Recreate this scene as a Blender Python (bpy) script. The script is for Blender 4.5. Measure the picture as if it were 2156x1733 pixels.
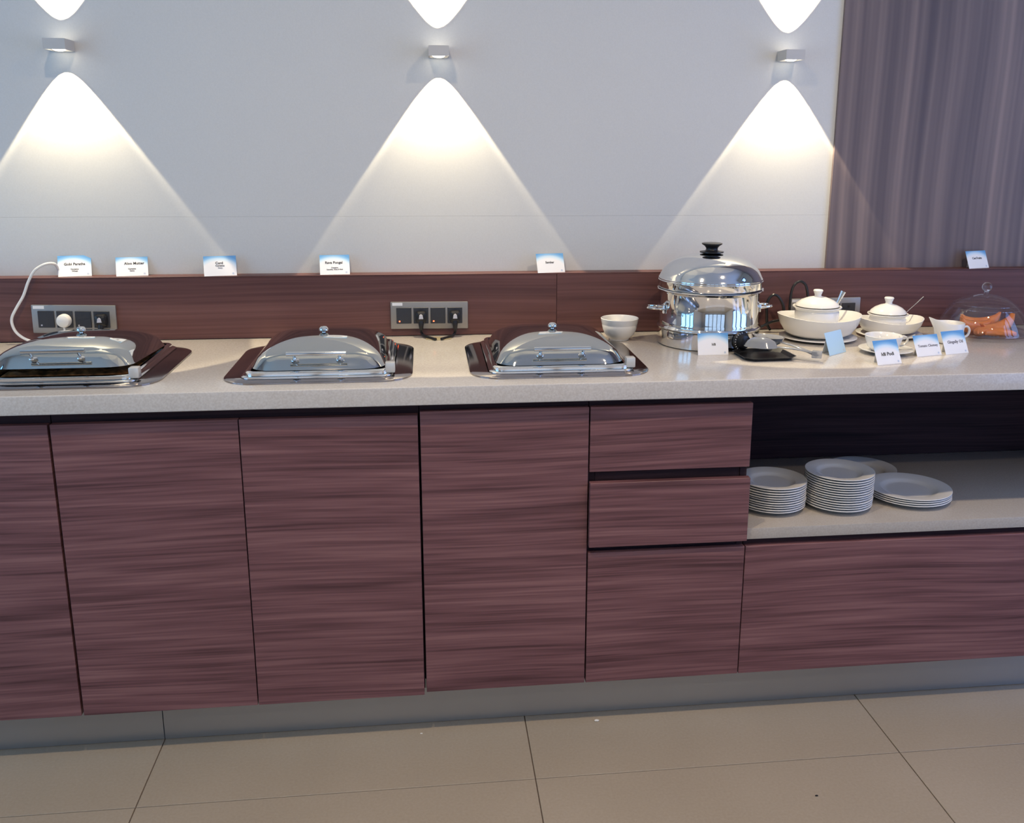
import bpy, bmesh, math, random
from mathutils import Matrix, Vector
random.seed(7)
R = math.radians
for o in list(bpy.data.objects):
    bpy.data.objects.remove(o, do_unlink=True)
SC = bpy.context.scene
COL = SC.collection

# ------------------------------------------------------------------ camera
cam_d = bpy.data.cameras.new('camera')
cam_d.sensor_fit = 'HORIZONTAL'; cam_d.sensor_width = 36.0
cam_d.lens = 2022.49 * 36.0 / 2156.0
cam_d.shift_x = -61.74 / 2156.0
cam_d.shift_y = -69.13 / 2156.0
cam_d.clip_start = 0.05; cam_d.clip_end = 60
cam = bpy.data.objects.new('camera', cam_d); COL.objects.link(cam)
YAW, PITCH, ROLL = 0.1213, -0.2380, 0.0058
_f = Vector((math.sin(YAW) * math.cos(PITCH), math.cos(YAW) * math.cos(PITCH), math.sin(PITCH)))
_r0 = Vector((math.cos(YAW), -math.sin(YAW), 0)); _u0 = _r0.cross(_f)
_r = math.cos(ROLL) * _r0 + math.sin(ROLL) * _u0
_u = -math.sin(ROLL) * _r0 + math.cos(ROLL) * _u0
_M = Matrix((_r, _u, -_f)).transposed().to_4x4()
_M.translation = Vector((0.8131, -2.0968, 1.4109))
cam.matrix_world = _M
SC.camera = cam

# ------------------------------------------------------------------ world, exposure, large lights
world = bpy.data.worlds.new('world'); SC.world = world
world.use_nodes = True
world.node_tree.nodes['Background'].inputs[0].default_value = (0.55, 0.72, 1.0, 1)
world.node_tree.nodes['Background'].inputs[1].default_value = 1.0
SC.view_settings.view_transform = 'Standard'
SC.view_settings.look = 'None'
SC.view_settings.gamma = 1.0
SC.view_settings.use_curve_mapping = False
SC.view_settings.exposure = -0.2
cy = SC.cycles
cy.max_bounces = 5; cy.diffuse_bounces = 3; cy.glossy_bounces = 4; cy.transmission_bounces = 6; cy.transparent_max_bounces = 8
cy.caustics_reflective = False; cy.caustics_refractive = False
cy.use_adaptive_sampling = True; cy.adaptive_threshold = 0.05; cy.adaptive_min_samples = 16

def area_light(name, loc, direction, sx, sy, power, color):
    l = bpy.data.lights.new(name, 'AREA'); l.shape = 'RECTANGLE'; l.size = sx; l.size_y = sy
    l.energy = power; l.color = color
    o = bpy.data.objects.new(name, l); COL.objects.link(o)
    o.location = loc
    o.rotation_euler = Vector(direction).to_track_quat('-Z', 'Y').to_euler()
    return o
# daylight coming in through the dining room's windows (panes are built further down)
DAY = (0.52, 0.75, 1.0)
XL, XR, YF, ZC = -1.7, 3.7, -5.0, 2.95          # room: left wall, right wall, wall behind the camera, ceiling
area_light('window_daylight_rear', (1.3, YF + 0.02, 1.45), (0, 1, 0), 4.3, 2.3, 13, DAY)
area_light('window_daylight_left', (XL + 0.02, -1.15, 1.45), (1, 0, 0), 2.0, 2.3, 37, (0.20, 0.56, 1.0))
area_light('window_daylight_right', (XR - 0.02, -1.15, 1.45), (-1, 0, 0), 2.0, 2.3, 46, (0.22, 0.42, 1.0))

# ------------------------------------------------------------------ helpers
def tag(o, label=None, cat=None, group=None, kind=None):
    if label: o['label'] = label
    if cat: o['category'] = cat
    if group: o['group'] = group
    if kind: o['kind'] = kind
    return o

def obj(name, bm, mat=None, parent=None, loc=(0, 0, 0), rot=(0, 0, 0), smooth=False, ang=35):
    if isinstance(bm, bpy.types.Mesh):
        me = bm
    else:
        me = bpy.data.meshes.new(name)
        bmesh.ops.recalc_face_normals(bm, faces=bm.faces[:])
        bm.to_mesh(me); bm.free()
        if smooth:
            for p in me.polygons: p.use_smooth = True
            try: me.set_sharp_from_angle(angle=R(ang))
            except Exception: pass
        if mat: me.materials.append(mat)
    o = bpy.data.objects.new(name, me); COL.objects.link(o)
    o.location = loc; o.rotation_euler = rot
    if parent: o.parent = parent
    return o

def empty(name, loc=(0, 0, 0), rot=(0, 0, 0), label=None, cat=None, group=None, kind=None):
    o = bpy.data.objects.new(name, None); COL.objects.link(o)
    o.empty_display_size = 0.02
    o.location = loc; o.rotation_euler = rot
    return tag(o, label, cat, group, kind)

def copy_tree(o, parent=None):
    c = o.copy(); COL.objects.link(c)
    if parent: c.parent = parent
    for ch in list(o.children): copy_tree(ch, c)
    return c

def box(x0, x1, y0, y1, z0, z1, bev=0.0, seg=2, bm=None):
    b = bmesh.new()
    bmesh.ops.create_cube(b, size=1.0)
    for v in b.verts:
        v.co = Vector((x0 + (v.co.x + .5) * (x1 - x0), y0 + (v.co.y + .5) * (y1 - y0), z0 + (v.co.z + .5) * (z1 - z0)))
    if bev > 0:
        bmesh.ops.bevel(b, geom=b.edges[:], offset=bev, segments=seg, profile=0.6, affect='EDGES')
    if bm is None: return b
    return merge(bm, b)

def merge(dst, src):
    me = bpy.data.meshes.new('tmp'); src.to_mesh(me); src.free()
    dst.from_mesh(me); bpy.data.meshes.remove(me)
    return dst

def lathe(profile, n=48, bm=None, sx=1.0, sy=1.0, cx=0, cy=0, cz=0, fn=None):
    """revolve a list of (r, z) about Z; r == 0 closes to a point"""
    b = bm or bmesh.new()
    rings = []
    for (r, z) in profile:
        if r <= 1e-7:
            rings.append([b.verts.new((cx, cy, cz + z))])
        else:
            ring = []
            for k in range(n):
                a = 2 * math.pi * k / n
                p = Vector((cx + r * math.cos(a) * sx, cy + r * math.sin(a) * sy, cz + z))
                if fn: p = fn(p, a, r, z)
                ring.append(b.verts.new(p))
            rings.append(ring)
    for A, B in zip(rings, rings[1:]):
        for k in range(n):
            k2 = (k + 1) % n
            if len(A) == 1 and len(B) == 1: continue
            if len(A) == 1: b.faces.new((A[0], B[k], B[k2]))
            elif len(B) == 1: b.faces.new((A[k], A[k2], B[0]))
            else: b.faces.new((A[k], A[k2], B[k2], B[k]))
    return b

def smooth_path(pts, sub=8):
    pts = [Vector(p) for p in pts]
    if len(pts) < 3: return pts
    out = []
    P = [pts[0] * 2 - pts[1]] + pts + [pts[-1] * 2 - pts[-2]]
    for i in range(1, len(P) - 2):
        p0, p1, p2, p3 = P[i - 1], P[i], P[i + 1], P[i + 2]
        for k in range(sub):
            t = k / sub
            out.append(0.5 * ((2 * p1) + (-p0 + p2) * t + (2 * p0 - 5 * p1 + 4 * p2 - p3) * t * t + (-p0 + 3 * p1 - 3 * p2 + p3) * t ** 3))
    out.append(pts[-1])
    return out

def tube(pts, r, n=10, bm=None, closed=False, smooth=True, sub=8, flat=None, rad=None):
    """a swept tube; flat=(w,h) gives an elliptical section; rad(t) scales the section"""
    b = bm or bmesh.new()
    P = smooth_path(pts, sub) if smooth else [Vector(p) for p in pts]
    up = None; rings = []
    N = len(P)
    for i, p in enumerate(P):
        if closed: t = (P[(i + 1) % N] - P[i - 1])
        else: t = P[min(i + 1, N - 1)] - P[max(i - 1, 0)]
        t.normalize()
        if up is None:
            up = Vector((0, 0, 1)) if abs(t.z) < 0.9 else Vector((0, 1, 0))
        s = t.cross(up)
        if s.length < 1e-6: s = t.orthogonal()
        s.normalize(); up = s.cross(t).normalized()
        w, h = flat if flat else (r, r)
        k_ = rad(i / (N - 1)) if rad else 1.0
        rings.append([b.verts.new(p + s * (w * k_ * math.cos(2 * math.pi * k / n)) + up * (h * k_ * math.sin(2 * math.pi * k / n))) for k in range(n)])
    pairs = list(zip(rings, rings[1:])) + ([(rings[-1], rings[0])] if closed else [])
    for A, B in pairs:
        for k in range(n):
            b.faces.new((A[k], A[(k + 1) % n], B[(k + 1) % n], B[k]))
    if not closed:
        b.faces.new(rings[0][::-1]); b.faces.new(rings[-1])
    return b

def rrect(hx, hy, r, n=8):
    """outline of a rounded rectangle, counter-clockwise"""
    out = []
    for (sx, sy, a0) in ((1, 1, 0), (-1, 1, 90), (-1, -1, 180), (1, -1, 270)):
        for k in range(n + 1):
            a = R(a0 + 90 * k / n)
            out.append((sx * (hx - r) + r * math.cos(a), sy * (hy - r) + r * math.sin(a)))
    return out

def loft(loops, bm=None, cap0=True, cap1=True):
    """loops: list of lists of 3D points (same count) skinned one after the other"""
    b = bm or bmesh.new()
    rings = [[b.verts.new(p) for p in L] for L in loops]
    n = len(rings[0])
    for A, B in zip(rings, rings[1:]):
        for k in range(n):
            b.faces.new((A[k], A[(k + 1) % n], B[(k + 1) % n], B[k]))
    if cap0: b.faces.new(rings[0][::-1])
    if cap1: b.faces.new(rings[-1])
    return b

def text_mesh(s, size, mat, bold=0.0, depth=0.0002):
    cu = bpy.data.curves.new('lettering', 'FONT')
    cu.body = s; cu.size = size; cu.align_x = 'CENTER'; cu.align_y = 'CENTER'
    cu.offset = bold; cu.extrude = depth; cu.resolution_u = 2; cu.fill_mode = 'BOTH'
    o = bpy.data.objects.new('lettering', cu); COL.objects.link(o)
    dg = bpy.context.evaluated_depsgraph_get()
    me = bpy.data.meshes.new_from_object(o.evaluated_get(dg))
    bpy.data.objects.remove(o, do_unlink=True)
    me.materials.clear(); me.materials.append(mat)
    return me

# ------------------------------------------------------------------ materials
def mat(name, color=(.8, .8, .8), rough=.5, metal=0.0, spec=.5, emit=None, estr=0, coat=0, trans=0, ior=1.45, alpha=1):
    m = bpy.data.materials.new(name); m.use_nodes = True
    p = m.node_tree.nodes['Principled BSDF']
    p.inputs['Base Color'].default_value = (*color, 1)
    p.inputs['Roughness'].default_value = rough
    p.inputs['Metallic'].default_value = metal
    p.inputs['Specular IOR Level'].default_value = spec
    p.inputs['IOR'].default_value = ior
    p.inputs['Coat Weight'].default_value = coat
    p.inputs['Transmission Weight'].default_value = trans
    if emit:
        p.inputs['Emission Color'].default_value = (*emit, 1); p.inputs['Emission Strength'].default_value = estr
    return m

class NT:
    def __init__(self, m): self.t = m.node_tree; self.p = self.t.nodes['Principled BSDF']
    def n(self, typ, **kw):
        nd = self.t.nodes.new(typ)
        for k, v in kw.items():
            if k.startswith('i_'):
                key = k[2:]; key = int(key) if key.isdigit() else key
                nd.inputs[key].default_value = v
            else: setattr(nd, k, v)
        return nd
    def l(self, a, b): self.t.links.new(a, b)

def ramp(nt, stops):
    r = nt.n('ShaderNodeValToRGB'); e = r.color_ramp.elements
    e[0].position, e[0].color = stops[0][0], (*stops[0][1], 1)
    e[1].position, e[1].color = stops[-1][0], (*stops[-1][1], 1)
    for p, c in stops[1:-1]:
        x = e.new(p); x.color = (*c, 1)
    return r

def wood(name, dark, mid, light, axis='X', stretch=(1.5, 9.0, 30.0), rough=.42, spec=.4, seedmul=37.0, warp=.03):
    m = mat(name, mid, rough, spec=spec); nt = NT(m)
    tc = nt.n('ShaderNodeTexCoord'); oi = nt.n('ShaderNodeObjectInfo')
    mul = nt.n('ShaderNodeMath', operation='MULTIPLY', i_1=seedmul); nt.l(oi.outputs['Random'], mul.inputs[0])
    add = nt.n('ShaderNodeVectorMath', operation='ADD'); nt.l(tc.outputs['Object'], add.inputs[0])
    cmb = nt.n('ShaderNodeCombineXYZ'); nt.l(mul.outputs[0], cmb.inputs[0]); nt.l(mul.outputs[0], cmb.inputs[2]); nt.l(cmb.outputs[0], add.inputs[1])
    # slow warp so that the streaks wander like veneer
    wn = nt.n('ShaderNodeTexNoise', i_Scale=1.6, i_Detail=0.0); nt.l(add.outputs[0], wn.inputs['Vector'])
    wm = nt.n('ShaderNodeVectorMath', operation='SCALE'); wm.inputs['Scale'].default_value = warp; nt.l(wn.outputs['Color'], wm.inputs[0])
    ad2 = nt.n('ShaderNodeVectorMath', operation='ADD'); nt.l(add.outputs[0], ad2.inputs[0]); nt.l(wm.outputs[0], ad2.inputs[1])
    mp = nt.n('ShaderNodeMapping'); mp.inputs['Scale'].default_value = stretch if axis == 'X' else (stretch[2], stretch[1], stretch[0]); nt.l(ad2.outputs[0], mp.inputs[0])
    n1 = nt.n('ShaderNodeTexNoise', i_Scale=1.0, i_Detail=3.0, i_Roughness=.62); nt.l(mp.outputs[0], n1.inputs['Vector'])
    mp2 = nt.n('ShaderNodeMapping'); s = (stretch[0] * 2.2, stretch[1] * 3, stretch[2] * 7)
    mp2.inputs['Scale'].default_value = s if axis == 'X' else (s[2], s[1], s[0]); nt.l(ad2.outputs[0], mp2.inputs[0])
    n2 = nt.n('ShaderNodeTexNoise', i_Scale=1.0, i_Detail=1.0); nt.l(mp2.outputs[0], n2.inputs['Vector'])
    mx = nt.n('ShaderNodeMix', data_type='FLOAT'); mx.inputs[0].default_value = .42
    nt.l(n1.outputs[0], mx.inputs[2]); nt.l(n2.outputs[0], mx.inputs[3])
    r = ramp(nt, [(.34, dark), (.5, mid), (.66, light)]); nt.l(mx.outputs[0], r.inputs[0])
    nt.l(r.outputs[0], nt.p.inputs['Base Color'])
    return m

def speckle(name, base, dark, light, scale=120, rough=.3, spec=.5, amount=.5, coat=0, big=3.0):
    m = mat(name, base, rough, spec=spec, coat=coat); nt = NT(m)
    tc = nt.n('ShaderNodeTexCoord')
    a = nt.n('ShaderNodeTexNoise', i_Scale=scale, i_Detail=1.0); nt.l(tc.outputs['Object'], a.inputs['Vector'])
    b = nt.n('ShaderNodeTexNoise', i_Scale=big, i_Detail=2.0); nt.l(tc.outputs['Object'], b.inputs['Vector'])
    mx = nt.n('ShaderNodeMix', data_type='FLOAT'); mx.inputs[0].default_value = amount
    nt.l(a.outputs[0], mx.inputs[2]); nt.l(b.outputs[0], mx.inputs[3])
    r = ramp(nt, [(.3, dark), (.5, base), (.7, light)]); nt.l(mx.outputs[0], r.inputs[0])
    nt.l(r.outputs[0], nt.p.inputs['Base Color'])
    return m

M = {}
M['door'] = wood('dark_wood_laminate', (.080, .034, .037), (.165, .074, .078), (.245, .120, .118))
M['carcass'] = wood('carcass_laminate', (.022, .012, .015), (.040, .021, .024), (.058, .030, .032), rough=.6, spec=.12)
M['splash'] = wood('backsplash_laminate', (.078, .032, .030), (.122, .052, .047), (.165, .075, .066), stretch=(.7, 9, 22))
M['wallwood'] = wood('wall_veneer', (.085, .068, .080), (.165, .128, .130), (.280, .212, .195), axis='Z', stretch=(.22, 4, 6.5), rough=.5, warp=.03)
M['wall'] = speckle('white_paint', (.63, .628, .605), (.615, .613, .59), (.645, .643, .62), scale=260, rough=.6, spec=.25, amount=.3)
M['wallplain'] = mat('room_paint', (.62, .60, .57), .7)
M['ceil'] = mat('ceiling_paint', (.78, .77, .75), .8)
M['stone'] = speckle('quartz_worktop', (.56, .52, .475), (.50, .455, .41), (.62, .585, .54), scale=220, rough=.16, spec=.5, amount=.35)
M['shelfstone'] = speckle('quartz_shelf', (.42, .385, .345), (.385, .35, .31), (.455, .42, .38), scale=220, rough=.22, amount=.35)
M['tile'] = speckle('beige_floor_tile', (.335, .278, .205), (.305, .25, .183), (.365, .305, .23), scale=160, rough=.30, spec=.45, amount=.6, big=2.2)
M['grout'] = mat('grout', (.12, .09, .07), .9)
M['plinth'] = mat('brushed_plinth', (.42, .43, .44), .33, metal=.85)
M['chrome'] = mat('polished_steel', (.78, .78, .77), .06, metal=1)
M['chafer'] = mat('mirror_steel', (.60, .60, .57), .045, metal=1)
M['plate_steel'] = mat('dark_mirror_steel', (.36, .33, .33), .10, metal=1)
M['satin'] = mat('satin_metal', (.30, .285, .27), .40, metal=.5)
M['clip'] = mat('pale_steel_clip', (.66, .64, .60), .3, metal=.4)
M['lampmetal'] = mat('lamp_aluminium', (.55, .53, .50), .45, metal=.25)
M['black'] = mat('black_plastic', (.012, .012, .014), .32)
M['module'] = mat('charcoal_module', (.030, .032, .040), .4)
M['pin'] = mat('pale_grey_plastic', (.55, .55, .60), .4)
M['whiteplastic'] = mat('white_plastic', (.80, .78, .73), .35)
M['china'] = mat('white_china', (.80, .785, .755), .16, spec=.5)
M['plateware'] = mat('glazed_plate', (.74, .735, .72), .2, spec=.5)
M['paper'] = mat('white_paper', (.82, .82, .82), .7, spec=.2)
M['ink'] = mat('black_ink', (.02, .02, .022), .7)
M['inksoft'] = mat('grey_ink', (.20, .20, .23), .7)
M['emblem'] = mat('pale_emblem', (.55, .62, .74), .7)
M['red'] = mat('red_neon', (.6, .04, .02), .4, emit=(1, .12, .04), estr=6)
M['lens'] = mat('lamp_lens', (1, .96, .86), .3, emit=(1, .93, .78), estr=5)
M['downlight'] = mat('downlight_disc', (1, .9, .7), .4, emit=(1, .86, .66), estr=14)
M['frame'] = mat('dark_window_frame', (.03, .028, .03), .4)
M['pan'] = mat('dark_pan', (.03, .03, .032), .25, metal=.6)
M['crumb'] = mat('white_crumb', (.75, .73, .68), .8)
M['grommet'] = mat('brass_grommet', (.55, .47, .30), .35, metal=.5)
M['fruit'] = speckle('papaya_flesh', (.74, .235, .055), (.66, .18, .035), (.80, .32, .10), scale=60, rough=.35, spec=.5)
M['food'] = speckle('curry', (.26, .11, .04), (.05, .03, .012), (.60, .28, .10), scale=55, rough=.35, amount=.25, big=25)

def paper_blue():
    """printed card: white with a blue arch fading in towards the top corners (flat print)"""
    m = mat('printed_card', (.85, .86, .88), .6, spec=.2); nt = NT(m)
    tc = nt.n('ShaderNodeTexCoord'); sp = nt.n('ShaderNodeSeparateXYZ'); nt.l(tc.outputs['Object'], sp.inputs[0])
    def M2(op, a, b):
        n = nt.n('ShaderNodeMath', operation=op)
        for i, v in ((0, a), (1, b)):
            if isinstance(v, (int, float)): n.inputs[i].default_value = v
            else: nt.l(v, n.inputs[i])
        return n.outputs[0]
    x = M2('MULTIPLY', M2('ADD', sp.outputs['X'], .004), 1 / .058); z = M2('MULTIPLY', sp.outputs['Z'], 1 / .0475)
    d = M2('SQRT', M2('ADD', M2('MULTIPLY', x, x), M2('MULTIPLY', z, z)), 0)
    r = ramp(nt, [(.70, (.86, .86, .87)), (.98, (.46, .66, .84)), (1.0, (.42, .63, .83)), ])
    sc = M2('MULTIPLY', d, .80)
    r2 = ramp(nt, [(.68, (.86, .86, .87)), (.80, (.62, .77, .88)), (.90, (.26, .50, .76)), (1.0, (.13, .34, .64))])
    nt.t.nodes.remove(r)
    nt.l(sc, r2.inputs[0]); nt.l(r2.outputs[0], nt.p.inputs['Base Color'])
    return m
M['card'] = paper_blue()
M['cardback'] = mat('pale_blue_print', (.50, .72, .90), .6, spec=.2)

def thin_glass(name, tint, rough=.02, refl=1.0):
    m = bpy.data.materials.new(name); m.use_nodes = True; t = m.node_tree
    for n in list(t.nodes): t.nodes.remove(n)
    out = t.nodes.new('ShaderNodeOutputMaterial'); mx = t.nodes.new('ShaderNodeMixShader')
    tr = t.nodes.new('ShaderNodeBsdfTransparent'); tr.inputs[0].default_value = (*tint, 1)
    gl = t.nodes.new('ShaderNodeBsdfGlossy'); gl.inputs['Roughness'].default_value = rough
    gl.inputs['Color'].default_value = (refl, refl, refl, 1)
    lw = t.nodes.new('ShaderNodeLayerWeight'); pw = t.nodes.new('ShaderNodeMath'); pw.operation = 'POWER'; pw.inputs[1].default_value = 4.5
    fr = t.nodes.new('ShaderNodeMath'); fr.operation = 'MULTIPLY_ADD'; fr.inputs[1].default_value = .75; fr.inputs[2].default_value = .07
    t.links.new(lw.outputs['Facing'], pw.inputs[0]); t.links.new(pw.outputs[0], fr.inputs[0])
    t.links.new(fr.outputs[0], mx.inputs[0]); t.links.new(tr.outputs[0], mx.inputs[1]); t.links.new(gl.outputs[0], mx.inputs[2])
    t.links.new(mx.outputs[0], out.inputs[0])
    return m
M['glass'] = thin_glass('clear_glass', (.975, .975, .985), .03)
M['pane'] = thin_glass('window_pane', (.95, .97, 1.0), .02)
M['solidglass'] = mat('solid_glass', (.95, .96, .98), .03, trans=1.0, ior=1.45)
M['smoke'] = thin_glass('clear_grey_plastic', (.55, .58, .62), .08)
M['smokebody'] = mat('grey_polycarbonate', (.60, .63, .68), .12, trans=.65, ior=1.3)

# ------------------------------------------------------------------ dimensions (metres)
ZT = 0.892      # worktop surface
ZU = 0.849      # worktop underside
YB = 0.570      # backsplash face
YW = 0.622      # wall face
ZL = 1.064      # ledge top
XW = 1.986      # edge of the wood panelling on the wall
X0, X1, X2, X3, X4 = 0.0, 0.397, 0.792, 1.182, 1.5704
XA, XB = -0.80, 3.05     # ends of the counter run

# ------------------------------------------------------------------ room shell
floor = obj('floor', box(XL, XR, YF, YW + .02, -.06, -.003), M['grout'])
tag(floor, 'beige porcelain tiled floor of the dining room', 'floor', kind='structure')
T = 0.88; JX = 0.158; JY = -0.1856; G = 0.0024
tile_me = None
def floor_tile(x0, x1, y0, y1):
    global tile_me
    full = abs((x1 - x0) - T) < 1e-6 and abs((y1 - y0) - T) < 1e-6
    if full and tile_me: me = tile_me
    else:
        hx, hy = (x1 - x0) / 2 - G / 2, (y1 - y0) / 2 - G / 2
        b = box(-hx, hx, -hy, hy, -.008, 0, .0008, 1)
        me = bpy.data.meshes.new('tile'); b.to_mesh(me); b.free(); me.materials.append(M['tile'])
        if full: tile_me = me
    obj('tile', me, parent=floor, loc=((x0 + x1) / 2, (y0 + y1) / 2, 0))
kx = math.floor((XL - JX) / T)
while JX + kx * T < XR:
    xa, xb = max(XL, JX + kx * T), min(XR, JX + (kx + 1) * T)
    floor_tile(xa, xb, JY, YW)
    ky = 0
    while JY - ky * T > YF:
        floor_tile(xa, xb, max(YF, JY - (ky + 1) * T), JY - ky * T); ky += 1
    kx += 1
ceiling = tag(obj('ceiling', box(XL, XR, YF, YW + .15, ZC, ZC + .1), M['ceil']), kind='structure')
wall_back = tag(obj('wall_back', box(XL, XR, YW + .014, YW + .15, 0, ZC), M['wall']), 'white wall behind the buffet counter, washed by lamps', 'wall', kind='structure')
ZJ = 1.219
obj('white_panel', box(XL, XW, YW, YW + .014, ZL - .12, ZJ - .00012), M['wall'], wall_back)
obj('white_panel', box(XL, XW, YW, YW + .014, ZJ + .00012, ZC), M['wall'], wall_back)
wp = obj('wood_panel', box(0, XR - XW, -.010, .014, 0, ZC - ZL + .1), M['wallwood'], wall_back, loc=(XW, YW, ZL - .1))
wp['label'] = 'vertical-grained brown wood veneer panelling'

def walled(name, x0, x1, y0, y1, openings, along, m):
    """a wall with window openings: solid pieces around each opening, one mesh"""
    b = bmesh.new()
    a0, a1 = (x0, x1) if along == 'x' else (y0, y1)
    cuts = sorted(openings)
    def add(s, e, z0, z1):
        if e - s < 1e-6 or z1 - z0 < 1e-6: return
        if along == 'x': box(s, e, y0, y1, z0, z1, bm=b)
        else: box(x0, x1, s, e, z0, z1, bm=b)
    p = a0
    for (s, e, z0, z1) in cuts:
        add(p, s, 0, ZC); add(s, e, 0, z0); add(s, e, z1, ZC); p = e
    add(p, a1, 0, ZC)
    return tag(obj(name, b, m), kind='structure')

walled('wall_front', XL, XR, YF - .2, YF, [(-.90, 3.50, .28, 2.62)], 'x', M['wallplain'])
walled('wall_left', XL - .2, XL, YF, YW + .1, [(-2.20, -.10, .28, 2.62)], 'y', M['wallplain'])
walled('wall_right', XR, XR + .2, YF, YW + .1, [(-2.20, -.10, .28, 2.62)], 'y', M['wallplain'])

def window(name, along, s, e, z0, z1, pos, inward, panes):
    fr = bmesh.new(); w = .05
    def seg(a, b_, c, d_):
        if along == 'x': box(a, b_, pos - .03, pos + .03, c, d_, bm=fr)
        else: box(pos - .03, pos + .03, a, b_, c, d_, bm=fr)
    seg(s, e, z0, z0 + w); seg(s, e, z1 - w, z1); seg(s, s + w, z0 + w, z1 - w); seg(e - w, e, z0 + w, z1 - w)
    win = tag(obj(name, fr, M['frame']), kind='structure')
    step = (e - s) / panes
    for k in range(1, panes):
        b = bmesh.new(); c = s + k * step; hw = .06
        box(c - hw, c + hw, pos - .03, pos + .03, z0 + w, z1 - w, bm=b) if along == 'x' else box(pos - .03, pos + .03, c - hw, c + hw, z0 + w, z1 - w, bm=b)
        obj('mullion', b, M['frame'], win)
    for k in range(panes):
        a, c = s + k * step + .03, s + (k + 1) * step - .03
        b = bmesh.new()
        q = pos + inward * .085      # glazing sits in the outer rebate of the wall
        box(a, c, q - .003, q + .003, z0 + w, z1 - w, bm=b) if along == 'x' else box(q - .003, q + .003, a, c, z0 + w, z1 - w, bm=b)
        obj('pane', b, M['pane'], win)
    return win
window('window_1', 'x', -.90, 3.50, .28, 2.62, YF + .06, -1, 5)
window('window_2', 'y', -2.20, -.10, .28, 2.62, XL + .06, -1, 3)
window('window_3', 'y', -2.20, -.10, .28, 2.62, XR - .06, 1, 3)

# recessed ceiling downlights of the room
def downlight(x, y, label):
    e = empty('downlight', (x, y, ZC), label=label, cat='ceiling light', group='recessed ceiling downlights')
    obj('trim_ring', lathe([(.055, 0), (.085, 0), (.085, -.006), (.060, -.010), (.055, 0)], 28), M['ceil'], e, smooth=True)
    obj('diffuser', lathe([(0, -.002), (.055, -.002), (.055, -.0005), (0, -.0005)], 28), M['downlight'], e)
    l = bpy.data.lights.new('downlight_beam', 'AREA'); l.shape = 'DISK'; l.size = .10; l.energy = 20; l.color = (1, .79, .55)
    l.spread = R(150)
    o = bpy.data.objects.new('downlight_beam', l); COL.objects.link(o); o.parent = e; o.location = (0, 0, -.012)
for i, x in enumerate((.45, 2.05)):
    for j, y in enumerate((-.95, -2.9)):
        downlight(x, y, ('first', 'second', 'third', 'fourth')[i] + ' warm recessed ceiling downlight counted from the left wall, ' + ('row nearer the counter', 'row nearer the rear windows')[j])

# ------------------------------------------------------------------ counter: plinth, cabinets, worktop, backsplash
plinth = empty('plinth', (0, 0, 0), label='brushed grey metal plinth along the foot of the cabinets', cat='plinth', kind='structure')
for a, b_ in ((XA, JX - .0008), (JX + .0008, XB)):
    obj('plinth_board', box(a, b_, .064, .082, .001, .1235 if a > 0 else .1165, .0006, 1), M['plinth'], plinth)

def front(name, x0, x1, z0, z1, parent, gap=.0012, y=0.0, thick=.018):
    hx, hz = (x1 - x0) / 2 - gap, (z1 - z0) / 2
    return obj(name, box(-hx, hx, 0, thick, -hz, hz, .0009, 1), M['door'], parent, loc=((x0 + x1) / 2, y, (z0 + z1) / 2))

def carcass(parent, x0, x1, z0, z1):
    b = bmesh.new(); t = .017; yb = .56
    box(x0 + .001, x0 + t, .0195, yb, z0, z1, bm=b); box(x1 - t, x1 - .001, .0195, yb, z0, z1, bm=b)
    box(x0 + t, x1 - t, .0195, yb, z0, z0 + t, bm=b); box(x0 + t, x1 - t, yb - .01, yb, z0 + t, z1, bm=b)
    box(x0 + t, x1 - t, .0195, .07, z1 - .06, z1, bm=b)
    return obj('carcass', b, M['carcass'], parent)

def unit(x0, x1, zb, label):
    e = empty('base_cabinet', ((x0 + x1) / 2, .02, 0), label=label, cat='cabinet', group='base cabinets under the worktop')
    return e
def put(e, o):    # keep a world-space child under an empty that stands elsewhere
    o.location = Vector(o.location) - Vector(e.location); o.parent = e; return o

def cabinet(x0, x1, splits, zb, zt, label, g0=.0012, g1=.0012):
    e = unit(x0, x1, zb, label)
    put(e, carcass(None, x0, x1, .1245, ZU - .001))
    xs = [x0] + splits + [x1]
    for a, b_ in zip(xs, xs[1:]):
        put(e, front('door', a + (g0 if a == x0 else 0), b_ - (g1 if b_ == x1 else 0), zb, zt, None))
    return e
cabinet(XA, -.40, [], .1173, .8211, 'dark wood base cabinet at the far end of the counter past the frame')
cabinet(-.40, X0, [], .1173, .8211, 'dark wood base cabinet cut off by the left edge of the picture', g1=.0016)
cabinet(X0, X2, [X1], .1173, .8211, 'two-door dark wood base cabinet below the middle warmer', g0=.0016, g1=.002)
cabinet(X2, X3, [], .1243, .8284, 'single-door dark wood base cabinet beside the drawer stack', g0=.001, g1=.001)

dr = empty('drawer_cabinet', ((X3 + X4) / 2, .02, 0), label='dark wood drawer unit with three fronts and finger-pull gaps', cat='cabinet', group='base cabinets under the worktop')
put(dr, carcass(None, X3, X4, .1245, ZU - .001))
for za in ((.647, .672), (.467, .487)):
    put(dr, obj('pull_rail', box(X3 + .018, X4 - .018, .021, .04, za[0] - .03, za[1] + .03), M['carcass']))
put(dr, front('drawer', X3, X4, .6712, .8284, None))
put(dr, front('drawer', X3, X4, .4864, .6472, None, y=-.012))
put(dr, front('drawer', X3, X4, .1243, .4673, None))
put(dr, obj('drawer_box', box(X3 + .03, X4 - .03, .007, .30, .50, .62), M['carcass']))

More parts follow.
